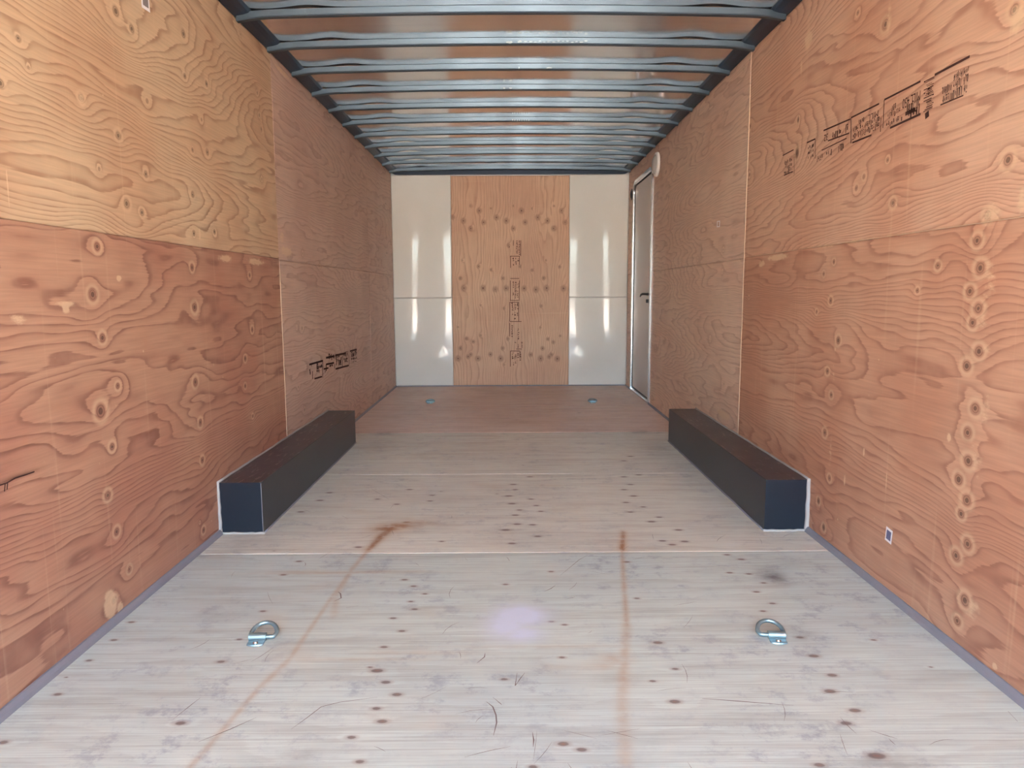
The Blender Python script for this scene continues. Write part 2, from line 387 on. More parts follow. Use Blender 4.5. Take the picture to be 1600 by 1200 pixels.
kR = K(on_right, [(1527,376,.018),(1532,419,.020),(1516,455,.017),(1529,482,.019),(1520,504,.015),(1530,549,.018),(1511,572,.017),(1524,638,.018),(1512,676,.017),(1543,336,.017),
    (1513,720,.019),(1498,749,.017),(1511,782,.019),(1502,803,.014),(1512,850,.018),(1494,868,.018),(1508,938,.020),(1496,970,.015),
    (1383,38,.020),(1585,15,.018),(1575,250,.018),(1395,317,.015),(1338,294,.012),(1245,240,.020),(1247,187,.012),(1350,276,.011),(1340,20,.010),
    (1298,470,.014),(1310,532,.016),(1293,580,.014),(1299,617,.012),(1289,676,.016),(1296,747,.014),(1279,783,.013),(1287,824,.013),(1303,409,.012),(1287,428,.010),(1276,487,.010),
    (1172,197,.015),(1171,273,.012),(1162,108,.010),(1130,390,.009),(1055,490,.010),(1131,600,.009),(1090,405,.008),(1387,250,.010),(1466,415,.012),(1434,454,.009)])
def wall_sheet(parent, place, u0, u1, v0, v1, res, mat, seed, kn, flip, lines=6.0, amp=(4.5, 1.4, 0.3), blots=(), cut=None, extra=4):
    kk = [k for k in kn if u0-0.1 < k[0] < u1+0.1 and v0-0.08 < k[1] < v1+0.08]
    kk += rnd_knots(seed, u0, u1, v0, v1, extra)
    return sheet('plywood_panel', parent, place, u0, u1, v0, v1, res, mat, dict(seed=seed, knots=kk, lines=lines, amp=amp, blots=blots), flip=flip, cut=cut)
def PB(fn, kind, px, py, ru, rv, st):
    a, b = fn(px, py); return (kind, a, b, ru, rv, st)

S1, S2 = 3.85, 6.30
bL = [('pale', S1, .7, .008, .35, .60), ('pale', S1, 1.35, .006, .3, .5), PB(on_left,'pale',172,945,.035,.05,1.2), PB(on_left,'pale',188,952,.02,.025,1.0), PB(on_left,'pale',186,435,.018,.010,1.0), PB(on_left,'pale',105,475,.06,.012,.8), PB(on_left,'pale',103,480,.02,.02,.9),
      PB(on_left,'pale',352,404,.10,.022,.75), PB(on_left,'pale',400,409,.16,.022,.75), PB(on_left,'pale',312,366,.01,.03,.9), PB(on_left,'pale',30,500,.05,.02,.6),
      PB(on_left,'pale',127,155,.03,.03,.6), PB(on_left,'pale',12,290,.004,.07,.8),
      ('dark', on_left(25,745)[0], on_left(25,745)[1], .09, .005, .8), ('dark', on_left(42,741)[0], on_left(42,741)[1], .06, .004, .7)]
wall_sheet(wl, pl, Y0, S1, 0, 1.17, 0.006, W_RED, 11, kL, False, 17.0, (13.0, 2.6, .40), bL)
wall_sheet(wl, pl, Y0, S1, 1.17, H, 0.006, W_YEL, 23, kL, False, 13.0, (10.0, 2.2, .30), bL)
bL2 = [PB(on_left,'pale',448,393,.14,.035,.8), PB(on_left,'pale',441,372,.06,.05,.55), PB(on_left,'pale',560,424,.2,.006,.55), PB(on_left,'pale',443,115,.2,.02,.7), PB(on_left,'pale',465,470,.03,.05,.45)]
wall_sheet(wl, pl, S1, S2, 0, 1.163, 0.010, W_TAN, 37, kL, False, 12.0, (8.0, 2.4, .34), bL2)
wall_sheet(wl, pl, S1, S2, 1.163, H, 0.010, W_TAN, 41, kL, False, 12.0, (8.0, 2.4, .34), bL2)
wall_sheet(wl, pl, S2, YB, 0, 1.163, 0.012, W_TAN, 53, kL, False)
wall_sheet(wl, pl, S2, YB, 1.163, H, 0.012, W_TAN, 59, kL, False)

bR = [('pale', S1, 1.1, .010, 3.0, .62), ('pale', S1-.01, .6, .012, .3, .5), ('pale', 2.6, 1.167, .9, .006, .6), PB(on_right,'pale',1215,402,.16,.02,.85), PB(on_right,'pale',1190,412,.06,.02,.75), PB(on_right,'pale',1340,377,.13,.006,.8), PB(on_right,'pale',1290,385,.12,.006,.7), PB(on_right,'pale',1263,62,.05,.05,.8), PB(on_right,'pale',1252,105,.02,.06,.6),
      PB(on_right,'pale',1304,565,.02,.28,.42), PB(on_right,'pale',1298,705,.02,.2,.45), PB(on_right,'pale',1320,750,.01,.03,.8), PB(on_right,'pale',1545,440,.05,.10,.48), PB(on_right,'pale',1538,500,.04,.10,.45), PB(on_right,'pale',1540,640,.03,.06,.5),
      PB(on_right,'pale',1540,545,.05,.02,.5), PB(on_right,'pale',1525,720,.05,.08,.45), PB(on_right,'pale',1520,950,.05,.05,.55), PB(on_right,'pale',1483,684,.012,.014,1.0), PB(on_right,'pale',1350,707,.006,.02,1.0), PB(on_right,'pale',1385,750,.004,.05,.8),
      PB(on_right,'pale',1550,335,.06,.04,.6), PB(on_right,'pale',1388,32,.02,.10,.6), PB(on_right,'pale',1590,30,.04,.05,.7), PB(on_right,'pale',1600,310,.04,.06,.6), PB(on_right,'pale',1555,1041,.012,.010,1.1),
      ('dark', on_right(1245,240)[0], on_right(1245,240)[1], .016, .03, .9), ('dark', on_right(1247,187)[0], on_right(1247,187)[1], .008, .016, .8), ('dark', on_right(1287,824)[0], on_right(1287,824)[1], .008, .016, .9), ('dark', on_right(1279,783)[0], on_right(1279,783)[1], .008, .018, .8)]
wall_sheet(wr, pr, Y0, S1, 0, 1.165, 0.006, W_ROSE2, 71, kR, True, 14.0, (11.0, 2.4, .40), bR)
wall_sheet(wr, pr, Y0, S1, 1.165, H, 0.006, W_ROSE, 83, kR, True, 11.0, (10.0, 2.8, .34), bR)
bR2 = [PB(on_right,'pale',1130,648,.16,.028,1.0), PB(on_right,'pale',1153,660,.03,.05,.8), PB(on_right,'pale',1165,370,.01,.6,.55), PB(on_right,'pale',1062,455,.03,.06,.6), PB(on_right,'pale',1132,460,.02,.06,.5), PB(on_right,'pale',1130,585,.02,.2,.45), PB(on_right,'pale',1040,427,.08,.03,.45), PB(on_right,'pale',1155,190,.02,.05,.5)]
S3 = 6.30
wall_sheet(wr, pr, S1, S3, 0, 1.160, 0.010, W_TAN2, 91, kR, True, 12.0, (8.0, 2.4, .34), bR2)
wall_sheet(wr, pr, S1, S3, 1.160, H, 0.010, W_TAN2, 97, kR, True, 12.0, (8.0, 2.4, .34), bR2)
wall_sheet(wr, pr, S3, YB, 0, 1.160, 0.010, W_TAN2, 103, kR, True, cut=lambda u, v: (u > D0) & (u < D1) & (v < DZ))
wall_sheet(wr, pr, S3, YB, 1.160, H, 0.010, W_TAN2, 107, kR, True, cut=lambda u, v: (u > D0) & (u < D1) & (v < DZ))

# raw pale edges showing at the joints
M['edge'] = simple('raw_wood_edge', S(214, 188, 158), 0.7, 0.0, 0.15, 0.3, 40)
box('joint_edge', (HW-0.0026, HW-0.0004, S1-0.0028, S1+0.0022, 0.222, 2.02), M['edge'], wr)
box('joint_edge', (HW-0.0022, HW-0.0004, 1.75, S1-0.003, 1.1642, 1.1658), M['edge'], wr)
box('joint_edge', (-HW+0.0004, -HW+0.0026, S1-0.0018, S1+0.0018, 0.222, 1.10), M['edge'], wl)

# front bulkhead: one vertical plywood sheet between buckled white sheets
kB = []
def kb(px, py, r): kB.append(on_back(px, py)[::-1]+(r*1.6,))
for zx, zy, r in [(325,395,.013),(50,460,.011),(160,500,.013),(370,515,.012),(237,580,.012),(505,465,.013),(607,500,.013),(680,580,.012),(765,395,.013),(803,515,.012),(935,465,.013),(1035,500,.013),(1100,580,.012),(1182,395,.012),(1220,515,.012),(630,755,.009),(318,975,.009),(447,1010,.007),(128,1098,.009),(572,1098,.009),(995,1098,.009),(1163,980,.008),(873,1015,.007),(750,975,.008),(235,345,.005),(445,370,.005),(680,345,.005),(875,372,.005),(1103,345,.005),(150,912,.005),(1020,912,.005)]:
    kb(700+zx*.15, 270+zy*.15, r)
for zx, zy, r in [(165,135,.014),(365,135,.014),(492,148,.014),(605,137,.013),(793,138,.013),(915,150,.014),(1028,135,.014),(1203,138,.014),(585,345,.007),(970,320,.008),(340,313,.005),(338,627,.007),(190,660,.009),(262,692,.009),(625,662,.009),(1040,665,.009),(1097,697,.009),(1167,632,.006),(962,545,.006),(103,540,.005),(130,760,.010),(570,760,.010),(985,762,.010),(105,868,.014),(210,848,.010),(236,825,.009),(312,868,.013),(442,825,.011),(548,868,.014),(860,828,.011),(965,868,.014),(1053,850,.010),(1075,825,.009),(1138,870,.013),(585,932,.006),(700,858,.008)]:
    kb(700+zx*.15, 430+zy*.15, r)
bk = sheet('plywood_panel', wb, pb, -0.6095, 0.6095, 0.008, H-0.03, 0.006, W_BACK, dict(seed=131, knots=kB, lines=38.0, amp=(4.0, 1.0, .25), grow=0.7), flip=True, swap=True, thick=0.010)

def white_sheet(x0, x1, z0, z1, side):
    nx, nz = 70, 110
    vs_, fs = [], []
    for i in range(nx+1):
        for j in range(nz+1):
            x = x0+(x1-x0)*i/nx; z = z0+(z1-z0)*j/nz
            s = -x*side*-1 if False else abs(x)          # distance from the centre line
            a = max(0.0, min(1.0, (z-0.22)/0.30)); a = a*a*(3-2*a)
            b = max(0.0, min(1.0, (2.05-z)/0.55)); b = b*b*(3-2*b)
            drift = 0.05*math.exp(-((z-0.42)/0.16)**2)
            sg = lambda c, w: 1/(1+math.exp(-(s-c)/w))
            # two long vertical buckles: each falls towards the centre line
            r1 = 0.0075*sg(0.985+0.020*math.sin(z*2.1)+drift*0.6, 0.022)*(1-sg(1.13, 0.03))
            r2 = 0.0060*sg(0.645+0.012*math.sin(z*4.0+1), 0.016)*(1-sg(0.86, 0.06))
            # dimple at the foot of the inner buckle
            cx, cz = 0.77, 0.30
            dd = math.exp(-(((s-cx)/0.10)**2+((z-cz)/0.085)**2))
            w = 0.0012*math.sin(x*7+z*3.0)*math.sin(z*4.3+1.0)
            d = a*b*(r1+r2)+0.011*dd+w*a
            rim = min(1.0, min(x-x0, x1-x)/0.012); d *= max(0.0, rim)**0.5
            vs_.append((x, YB+0.004-d, z))
    for i in range(nx):
        for j in range(nz):
            q = (i*(nz+1)+j, (i+1)*(nz+1)+j, (i+1)*(nz+1)+j+1, i*(nz+1)+j+1); fs.append(q)
    o = mesh_obj('white_panel', vs_, fs, M['white'], wb, True)
    md = o.modifiers.new('thick', 'SOLIDIFY'); md.thickness = 0.004; md.offset = -1
    return o
for sd, (xa, xb) in ((-1, (-HW, -0.611)), (1, (0.611, HW))):
    white_sheet(xa, xb, 0.008, 0.929, sd); white_sheet(xa, xb, 0.932, H-0.02, sd)

# ------------------------------------------------------------------ floor sheets
def trail(pts, n, r0, r1, s0, s1):
    out = []
    for i in range(n):
        t = i/(n-1)*(len(pts)-1); k = min(int(t), len(pts)-2); f = t-k; u = i/(n-1)
        out.append((pts[k][0]*(1-f)+pts[k+1][0]*f, pts[k][1]*(1-f)+pts[k+1][1]*f, r0+(r1-r0)*u, 0.03, s0+(s1-s0)*u))
    return out
rust_pts = [(640,818,.12,.05,.60),(622,822,.10,.05,.85),(604,826,.08,.05,.90)]
rust_pts += trail([(612,824),(596,838),(586,848),(577,858)], 16, .030, .016, .95, .9)
rust_pts += trail([(577,858),(551,888),(525,930),(522,960)], 34, .009, .012, .62, .30)
rust_pts += trail([(551,888),(500,960),(452,1030),(400,1080),(340,1150),(300,1195)], 70, .008, .008, .50, .42)
rust_pts += trail([(974,832),(972,858)], 14, .013, .015, .85, .95)
rust_pts += trail([(972,858),(974,900),(979,975)], 40, .008, .009, .60, .60)
rust_pts += trail([(979,975),(975,1040),(972,1100),(977,1195)], 60, .013, .016, .50, .36)
rust_pts += [(960,1030,.05,.03,.4),(945,1040,.04,.02,.3)]
rust_pts += [(525,895,.28,.012,.45),(600,893,.2,.010,.35),(470,893,.12,.012,.35),(650,1020,.16,.015,.30),(560,1030,.2,.012,.28),(850,1010,.3,.012,.2)]
def FB(kind, px, py, rx, ry, st):
    x, y = on_floor(px, py); return (kind, x, y, rx, ry, st)
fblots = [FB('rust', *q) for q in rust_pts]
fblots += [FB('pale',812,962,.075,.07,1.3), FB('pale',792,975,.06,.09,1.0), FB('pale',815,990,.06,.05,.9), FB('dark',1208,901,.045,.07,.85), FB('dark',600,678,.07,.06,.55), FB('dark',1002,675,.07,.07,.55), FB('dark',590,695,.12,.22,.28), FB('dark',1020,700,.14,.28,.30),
           FB('dark',380,845,.08,.18,.25), FB('dark',1180,1130,.10,.05,.15), FB('dark',1255,993,.06,.05,.3), FB('dark',345,955,.09,.05,.28), FB('dark',1400,1195,.10,.03,.45), FB('dark',1300,1140,.08,.04,.2), FB('dark',480,1180,.07,.03,.35),
           FB('dark',970,1062,.06,.03,.25), FB('dark',790,828,.08,.015,.4), FB('dark',840,845,.2,.12,.15), FB('rust',820,660,.25,.12,.30), FB('rust',900,655,.18,.1,.3)]
fk = [(632,906,.011),(646,916,.010),(664,928,.009),(642,940,.009),(648,952,.011),(614,966,.009),(628,986,.010),(600,1011,.010),(589,1048,.014),(603,1066,.012),(620,1085,.012),(588,1107,.011),(597,1127,.013),(549,1152,.011),(562,1190,.010),(443,898,.012),(467,877,.011),
      (788,1061,.010),(790,913,.009),(861,893,.009),(861,971,.009),(882,976,.009),(878,1027,.009),(1054,1096,.013),(1055,1045,.010),(1020,1064,.009),(1028,1004,.013),(979,878,.012),(880,1162,.012),(909,1171,.012),(833,1198,.010),(995,935,.009),(411,955,.010),(374,999,.009),(345,1034,.012),(282,1130,.013),(90,1085,.010),(5,1160,.012),(205,972,.010),(178,1000,.009),(139,1032,.009),
      (1170,897,.011),(1182,925,.010),(1207,943,.010),(1192,955,.009),(1250,996,.012),(1272,1025,.013),(1300,1055,.012),(1297,1080,.014),(1336,1110,.014),(1322,1130,.013),(1370,1181,.018),(1280,1195,.011),(1365,1000,.008),(1193,911,.009),
      (802,757,.016),(805,765,.014),(795,775,.018),(800,787,.018),(812,797,.014),(805,805,.016),(808,819,.016),(790,828,.018),(832,820,.014),(840,838,.016),(800,849,.014),(830,780,.014),(838,790,.013),(845,799,.013),(828,745,.014),(975,745,.016),(998,742,.016),
      (985,757,.014),(975,765,.014),(990,775,.016),(978,785,.014),(1005,792,.013),(985,800,.014),(1030,808,.013),(1018,815,.016),(1060,828,.016),(1035,845,.014),(1070,846,.014),(1050,851,.013),(1136,867,.013),(1158,874,.013),(635,816,.014),(590,780,.014),(620,788,.013),(672,783,.013),(675,774,.013),(640,765,.014),(500,782,.016),(515,770,.015),(470,800,.014),(690,846,.012),(560,855,.014),
      (900,653,.014),(905,645,.016),(670,640,.012),(985,713,.018),(975,720,.016),(1140,895,.010)]
fkm = [on_floor(a, b)+(r*0.85,) for a, b, r in fk]
SEAMS = [Y0, 2.67, 3.875, 5.06, 6.28, YB+0.01]
FM = [FL_NEAR, FL_MID, FL_MID, FL_FAR, FL_FAR]
RES = [0.006, 0.008, 0.012, 0.014, 0.014]
for i in range(5):
    a, b = SEAMS[i], SEAMS[i+1]
    kk = [k for k in fkm if a-0.05 < k[1] < b+0.05]+[(u, v, r) for (v, u, r) in rnd_knots(500+i, a, b, -HW, HW, 10, (0.003, 0.007))]
    # fields take U along the grain (x) and V across it (y)
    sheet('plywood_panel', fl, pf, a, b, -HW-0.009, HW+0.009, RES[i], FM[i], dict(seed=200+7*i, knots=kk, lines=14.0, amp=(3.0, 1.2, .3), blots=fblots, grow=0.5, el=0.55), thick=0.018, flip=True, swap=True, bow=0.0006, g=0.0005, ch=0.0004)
# scratches cut into the boards
def ribbon(bm, pts, w):
    P = [Vector(p) for p in pts]
    L, R2 = [], []
    for i, p in enumerate(P):
        t = (P[min(i+1, len(P)-1)]-P[max(i-1, 0)]); t.z = 0; t.normalize(); n = Vector((-t.y, t.x, 0))*(w/2*(1 if 0 < i < len(P)-1 else 0.25))
        L.append(bm.verts.new(p+n)); R2.append(bm.verts.new(p-n))
    for i in range(len(P)-1): bm.faces.new((R2[i], R2[i+1], L[i+1], L[i]))
bs = bmesh.new()
for pts, w in [([(760,1097),(770,1105),(775,1118),(776,1130),(771,1150)], .003), ([(832,1145),(834,1157),(833,1168)], .003), ([(522,940),(533,935),(532,928),(528,925)], .004), ([(541,950),(560,947)], .003), ([(1097,1092),(1150,1096),(1240,1103)], .003),
               ([(455,1140),(480,1122),(502,1105),(530,1098),(590,1090)], .002), ([(525,776),(569,774)], .004), ([(534,806),(544,811)], .004), ([(580,764),(607,780)], .004), ([(270,1125),(295,1105),(313,1091)], .002), ([(310,1160),(360,1140),(400,1122)], .0025), ([(820,1052),(812,1062),(805,1072),(808,1052)], .0025),
               ([(770,1090),(782,1100),(784,1102)], .002), ([(850,925),(861,920),(868,915)], .003), ([(1360,1142),(1385,1150),(1402,1155)], .002), ([(1575,1112),(1590,1128)], .003), ([(745,1037),(757,1027),(758,1021)], .003), ([(875,900),(905,875),(918,868)], .002), ([(800,1200),(775,1215)], .002)]:
    ribbon(bs, [(on_floor(a, b)[0], on_floor(a, b)[1], 0.0012) for a, b in pts], w)
rsx = random.Random(21)
for k in range(70):
    x, y = rsx.uniform(-1.1, 1.1), 1.3+2.2*rsx.random()**1.4; a_ = rsx.choice([rsx.uniform(0, 3.14), rsx.gauss(1.57, .5), rsx.gauss(0.6, .4)]); l_ = rsx.uniform(.02, .11); c_ = rsx.uniform(-.4, .4)
    ribbon(bs, [(x+l_*t*math.cos(a_+c_*t), y+l_*t*math.sin(a_+c_*t), 0.0012) for t in (0, .33, .66, 1)], rsx.uniform(.0008, .0016))
sc = bm_obj('scratch_marks', bs, M['scuff'], fl); sc['kind'] = 'stuff'

# ------------------------------------------------------------------ ceiling: bright sheet over steel bows
def crown(x): return 0.020*(1-(x/HW)**2)
BOWS = [3.384+0.4105*i for i in range(-12, 11)]
ZR = H+0.018
vsr, fsr = [], []
nx, ny = 96, 190
for i in range(nx+1):
    for j in range(ny+1):
        x = -HW-0.009+(2*HW+0.018)*i/nx; y = Y0+(YB+0.012-Y0)*j/ny
        a = abs(x)
        z = ZR+0.0045+crown(x)+0.006*math.exp(-((a-0.90)/0.10)**2)
        edge = max(0.0, (a-1.10)/0.12); z += 0.004*edge**2
        z += 0.0010*(1+math.sin(y*15.3+1.3*math.sin(x*3)))*max(0, 1-edge)*0.5
        vsr.append((x, y, z))
for i in range(nx):
    for j in range(ny):
        k = i*(ny+1)+j; fsr.append((k, k+1, k+ny+2, k+ny+1))
ce = mesh_obj('ceiling', vsr, fsr, M['roof'], None, True); tag(ce, 'bare metal trailer roof on steel bows', 'ceiling', kind='structure')
md = ce.modifiers.new('thick', 'SOLIDIFY'); md.thickness = 0.006; md.offset = -1
def bow_mesh():
    bm = bmesh.new(); N = 48; rings = []
    prof = [(-0.016, 0.0), (-0.016, -0.026), (-0.012, -0.031), (0.012, -0.031), (0.016, -0.026), (0.016, 0.0)]
    for i in range(N+1):
        x = -1.212+2.424*i/N; zc = ZR+crown(x)+0.004-0.012*max(0, (abs(x)-1.05)/0.16)**2
        rings.append([bm.verts.new((x, p[0], zc+p[1])) for p in prof])
    n = len(prof)
    for i in range(N):
        for k in range(n): bm.faces.new((rings[i][k], rings[i][(k+1) % n], rings[i+1][(k+1) % n], rings[i+1][k]))
    bm.faces.new(rings[0]); bm.faces.new(rings[-1][::-1]); bmesh.ops.recalc_face_normals(bm, faces=bm.faces)
    me = bpy.data.meshes.new('roof_bow'); bm.to_mesh(me); bm.free(); me.materials.append(M['steel']); return me
bme = bow_mesh()
for y in BOWS:
    if Y0+0.1 < y < YB-0.05:
        o = link(bpy.data.objects.new('roof_bow', bme), ce); o.location = (0, y, 0)
for sd in (-1, 1):
    bm = bmesh.new(); rings = []
    prof = [(HW, H-0.001), (HW-0.040, H+0.006), (HW-0.066, H+0.014), (HW-0.074, H+0.026), (HW, H+0.026)]
    for y in (Y0, YB+0.01): rings.append([bm.verts.new((sd*p[0], y, p[1])) for p in prof])
    n = len(prof)
    for k in range(n): bm.faces.new((rings[0][k], rings[0][(k+1) % n], rings[1][(k+1) % n], rings[1][k]))
    bm.faces.new(rings[0]); bm.faces.new(rings[1][::-1]); bmesh.ops.recalc_face_normals(bm, faces=bm.faces)
    bm_obj('roof_rail', bm, M['rail'], ce)
# header across the top of the bulkhead, corners rounded
bm = bmesh.new(); top, bot = [], []
N = 60
for i in range(N+1):
    x = -HW+2*HW*i/N; e = max(0.0, (abs(x)-(HW-0.08))/0.08)
    zb = H-0.018+0.045*(1-math.sqrt(max(0.0, 1-e*e))) * 0.5
    bot.append((x, zb)); top.append((x, H+0.05))
fr = [[bm.verts.new((x, YB-0.014, z)) for x, z in r] for r in (bot, top)]
bk2 = [[bm.verts.new((x, YB+0.011, z)) for x, z in r] for r in (bot, top)]
for i in range(N):
    bm.faces.new((fr[0][i], fr[0][i+1], fr[1][i+1], fr[1][i])); bm.faces.new((bk2[0][i], fr[0][i], fr[0][i+1], bk2[0][i+1])[::-1])
bmesh.ops.recalc_face_normals(bm, faces=bm.faces)
hd = bm_obj('trim_1', bm, M['rail']); tag(hd, 'dark steel header along the top of the bulkhead', 'trim', kind='structure')

# rear frame at the open end
bm = bmesh.new()
for sd in (-1, 1): bx(bm, min(sd*(HW+0.0), sd*(HW+0.07)), max(sd*(HW+0.0), sd*(HW+0.07)), Y0-0.05, Y0-0.001, -0.12, H+0.13)
bx(bm, -HW, HW, Y0-0.05, Y0-0.001, H+0.04, H+0.13); bx(bm, -HW, HW, Y0-0.05, Y0-0.001, -0.12, -0.002)
rf = bm_obj('trim_2', bm, M['skin']); tag(rf, 'white steel frame around the open rear end', 'trim', kind='structure')

# grey bead where the walls meet the floor
BXF, BXB = 2.905, 4.735          # wheel box front and back
def bead(name, segs, sd, mat):
    bm = bmesh.new()
    for y0, y1, hgt in segs:
        prof = [(0, 0), (0.016, 0), (0.013, hgt*0.5), (0.006, hgt), (0, hgt)]
        r = [[bm.verts.new((sd*(HW-p[0]), y, p[1])) for p in prof] for y in (y0, y1)]
        n = len(prof)
        for k in range(n): bm.faces.new((r[0][k], r[0][(k+1) % n], r[1][(k+1) % n], r[1][k]))
        bm.faces.new(r[0]); bm.faces.new(r[1][::-1])
    bmesh.ops.recalc_face_normals(bm, faces=bm.faces)
    o = bm_obj(name, bm, mat); return o
tag(bead('baseboard_left', [(Y0, BXF-0.005, 0.022), (BXB+0.005, YB, 0.012)], -1, M['base']), 'grey bead between left wall and floor', 'baseboard', kind='structure')
tag(bead('baseboard_right', [(Y0, BXF-0.005, 0.022), (BXB+0.005, 6.32, 0.012), (7.30, YB, 0.012)], 1, M['base']), 'grey bead between right wall and floor', 'baseboard', kind='structure')
tag(box('baseboard_back', (-HW+0.017, HW-0.017, YB-0.012, YB-0.0005, 0.0003, 0.010), M['base'], None, 0.002), 'grey bead between bulkhead and floor', 'baseboard', kind='structure')

# ------------------------------------------------------------------ wheel boxes
def wheel_box(sd, label):
    r = empty('wheel_box', (sd*HW, (BXF+BXB)/2, 0), label, 'wheel box', 'black wheel boxes along the walls')
    w, l, h = 0.180, (BXB-BXF), 0.218
    bm = bmesh.new(); x0, x1 = sorted((-sd*0.0006, -sd*w)); bx(bm, x0, x1, -l/2, l/2, 0.0015, h, 0.003)
    bm_obj('cover', bm, M['black'], r)
    rs = random.Random(5 if sd < 0 else 9)
    jit = lambda p: (p[0]+rs.uniform(-.0012, .0012), p[1]+rs.uniform(-.001, .001), p[2]+rs.uniform(-.0012, .0012))
    N = 26
    tube('sealant_bead', [jit((-sd*0.003, -l/2+l*i/N, h+0.001)) for i in range(N+1)], 0.0055, M['sealant'], r, n=8)
    tube('sealant_bead', [jit((-sd*0.004, -l/2-0.001, 0.006+h*i/10)) for i in range(11)], [0.0085-0.003*i/10 for i in range(11)] if sd < 0 else [0.012-0.004*i/10 for i in range(11)], M['sealant'], r, n=8)
    tube('sealant_bead', [jit((-sd*(0.004+(w+0.002)*i/10), -l/2-0.001, 0.003)) for i in range(11)], 0.0055, M['sealant'], r, n=8)
    tube('sealant_bead', [jit((-sd*(w+0.001), -l/2+l*i/N, 0.002)) for i in range(N+1)], 0.0045, M['base'], r, n=8)
    # rolled edge between front and side
    tube('corner_seam', [(-sd*(w-0.0005), -l/2+0.0005, 0.004+(h-0.007)*i/8+0.0) for i in range(9)], 0.0012, M['base'] if sd < 0 else M['rail'], r, n=6)
    return r
wheel_box(-1, 'long black steel wheel box with scratched lid against the wall without a door')
wheel_box(1, 'long black steel wheel box below the wall with the side door')

# ------------------------------------------------------------------ tie-down rings
def d_ring(x, y, turn, swing, label, scale=1.0, flat=0.34, group=None):
    r = empty('tie_down_ring', (x, y, 0.0006), label, 'tie-down ring', group)
    r.rotation_euler = (0, 0, turn); r.scale = (scale,)*3
    # ring: straight bar in the clip, D bow behind it, leaning back
    R = 0.0062; w = 0.036
    pts = [(-w+0.006+2*(w-0.006)*i/6, 0.0, 0.0) for i in range(7)]
    pts += [(w*math.cos(t)*1.0 if True else 0, 0.012+0.040*math.sin(t)*1.0, 0.0) for t in [math.pi*(k/16) for k in range(17)]]
    ca, sa = math.cos(flat), math.sin(flat)
    P = []
    for px, py, pz in pts: P.append((px+swing, py*ca, 0.0105+py*sa))
    ring = tube('ring', P, R, M['zinc'], r, closed=True, n=12)
    # clip: strap rolled over the bar, rounded foot plate in front, bolt head
    bm = bmesh.new(); tube_bm(bm, [(-0.024+0.048*i/4, 0.0, 0.0115) for i in range(5)], 0.0112, n=18); bmesh.ops.recalc_face_normals(bm, faces=bm.faces)
    clip = bm_obj('clip', bm, M['zinc'], r); clip.data.shade_smooth(); clip.data.set_sharp_from_angle(angle=0.7)
    bm = bmesh.new(); out = [(-0.023, -0.006), (-0.0235, -0.026)]+[(-0.0235*math.cos(math.pi*k/8), -0.030-0.008*math.sin(math.pi*k/8)) for k in range(9)]+[(0.0235, -0.026), (0.023, -0.006)]
    lo = [bm.verts.new((x_, y_, 0.0016)) for x_, y_ in out]; hi = [bm.verts.new((x_*0.97, y_*0.97, 0.0050)) for x_, y_ in out]
    bm.faces.new(hi); bm.faces.new(lo[::-1])
    for i in range(len(out)): bm.faces.new((lo[i], lo[(i+1) % len(out)], hi[(i+1) % len(out)], hi[i]))
    bmesh.ops.recalc_face_normals(bm, faces=bm.faces); bm_obj('foot_flange', bm, M['zinc'], r)
    bm = bmesh.new()
    bmesh.ops.create_cone(bm, cap_ends=True, segments=12, radius1=0.0085, radius2=0.006, depth=0.004, matrix=Matrix.Translation((0, -0.0225, 0.0068)))
    bm_obj('bolt', bm, M['alu'], r)
    # back half of the foot plate
    bm = bmesh.new(); bx(bm, -0.022, 0.022, -0.030, 0.010, 0.0, 0.0016, 0.0005); bm_obj('foot_plate', bm, M['zinc'], r)
    return r
xl, yl = on_floor(403, 1001); d_ring(xl, yl, 0.05, 0.014, 'zinc D-ring in clip on the floor beside the long slanting rust trail', 1.0, 0.42)
xr, yr = on_floor(1213, 998); d_ring(xr, yr, -0.10, -0.014, 'zinc D-ring in clip on the floor near the dark round stain', 1.0, 0.42)
for px, py, lab in ((672, 630, 'small floor tie-down ring in front of the white sheet farther from the side door'), (926, 629, 'small floor tie-down ring in front of the white sheet beside the side door')):
    x, y = on_floor(px, py); d_ring(x, y, 0.0, 0.0, lab, 1.05, 0.25)

# ------------------------------------------------------------------ side door
def rrect(y0, y1, z0, z1, r, n=8, low=0.01):
    pts = []
    for cy, cz, a0, rr in ((y1-r, z1-r, 0, r), (y0+r, z1-r, 90, r)):
        pts += [(cy+rr*math.cos(math.radians(a0+90*i/n)), cz+rr*math.sin(math.radians(a0+90*i/n))) for i in range(n+1)]
    pts += [(y0, z0), (y1, z0)]
    return pts
def ring_prism(name, outer, inner, x0, x1, mat, parent):
    bm = bmesh.new(); n = len(outer)
    def V(p, x): return bm.verts.new((x, p[0], p[1]))
    a = [V(p, x0) for p in outer]; b = [V(p, x0) for p in inner]; c = [V(p, x1) for p in outer]; d = [V(p, x1) for p in inner]
    for i in range(n):
        j = (i+1) % n
        bm.faces.new((a[i], a[j], b[j], b[i])); bm.faces.new((c[i], d[i], d[j], c[j])); bm.faces.new((a[i], c[i], c[j], a[j])); bm.faces.new((b[i], b[j], d[j], d[i]))
    bmesh.ops.recalc_face_normals(bm, faces=bm.faces)
    return bm_obj(name, bm, mat, parent)
dr = ring_prism('door_1', rrect(6.325, 7.295, 0.002, 2.055, 0.11), rrect(6.352, 7.268, 0.016, 2.028, 0.09), HW-0.014, HW+0.02, M['alu'], None)
tag(dr, 'narrow side entry door with aluminium frame in the right wall', 'door', kind='structure')
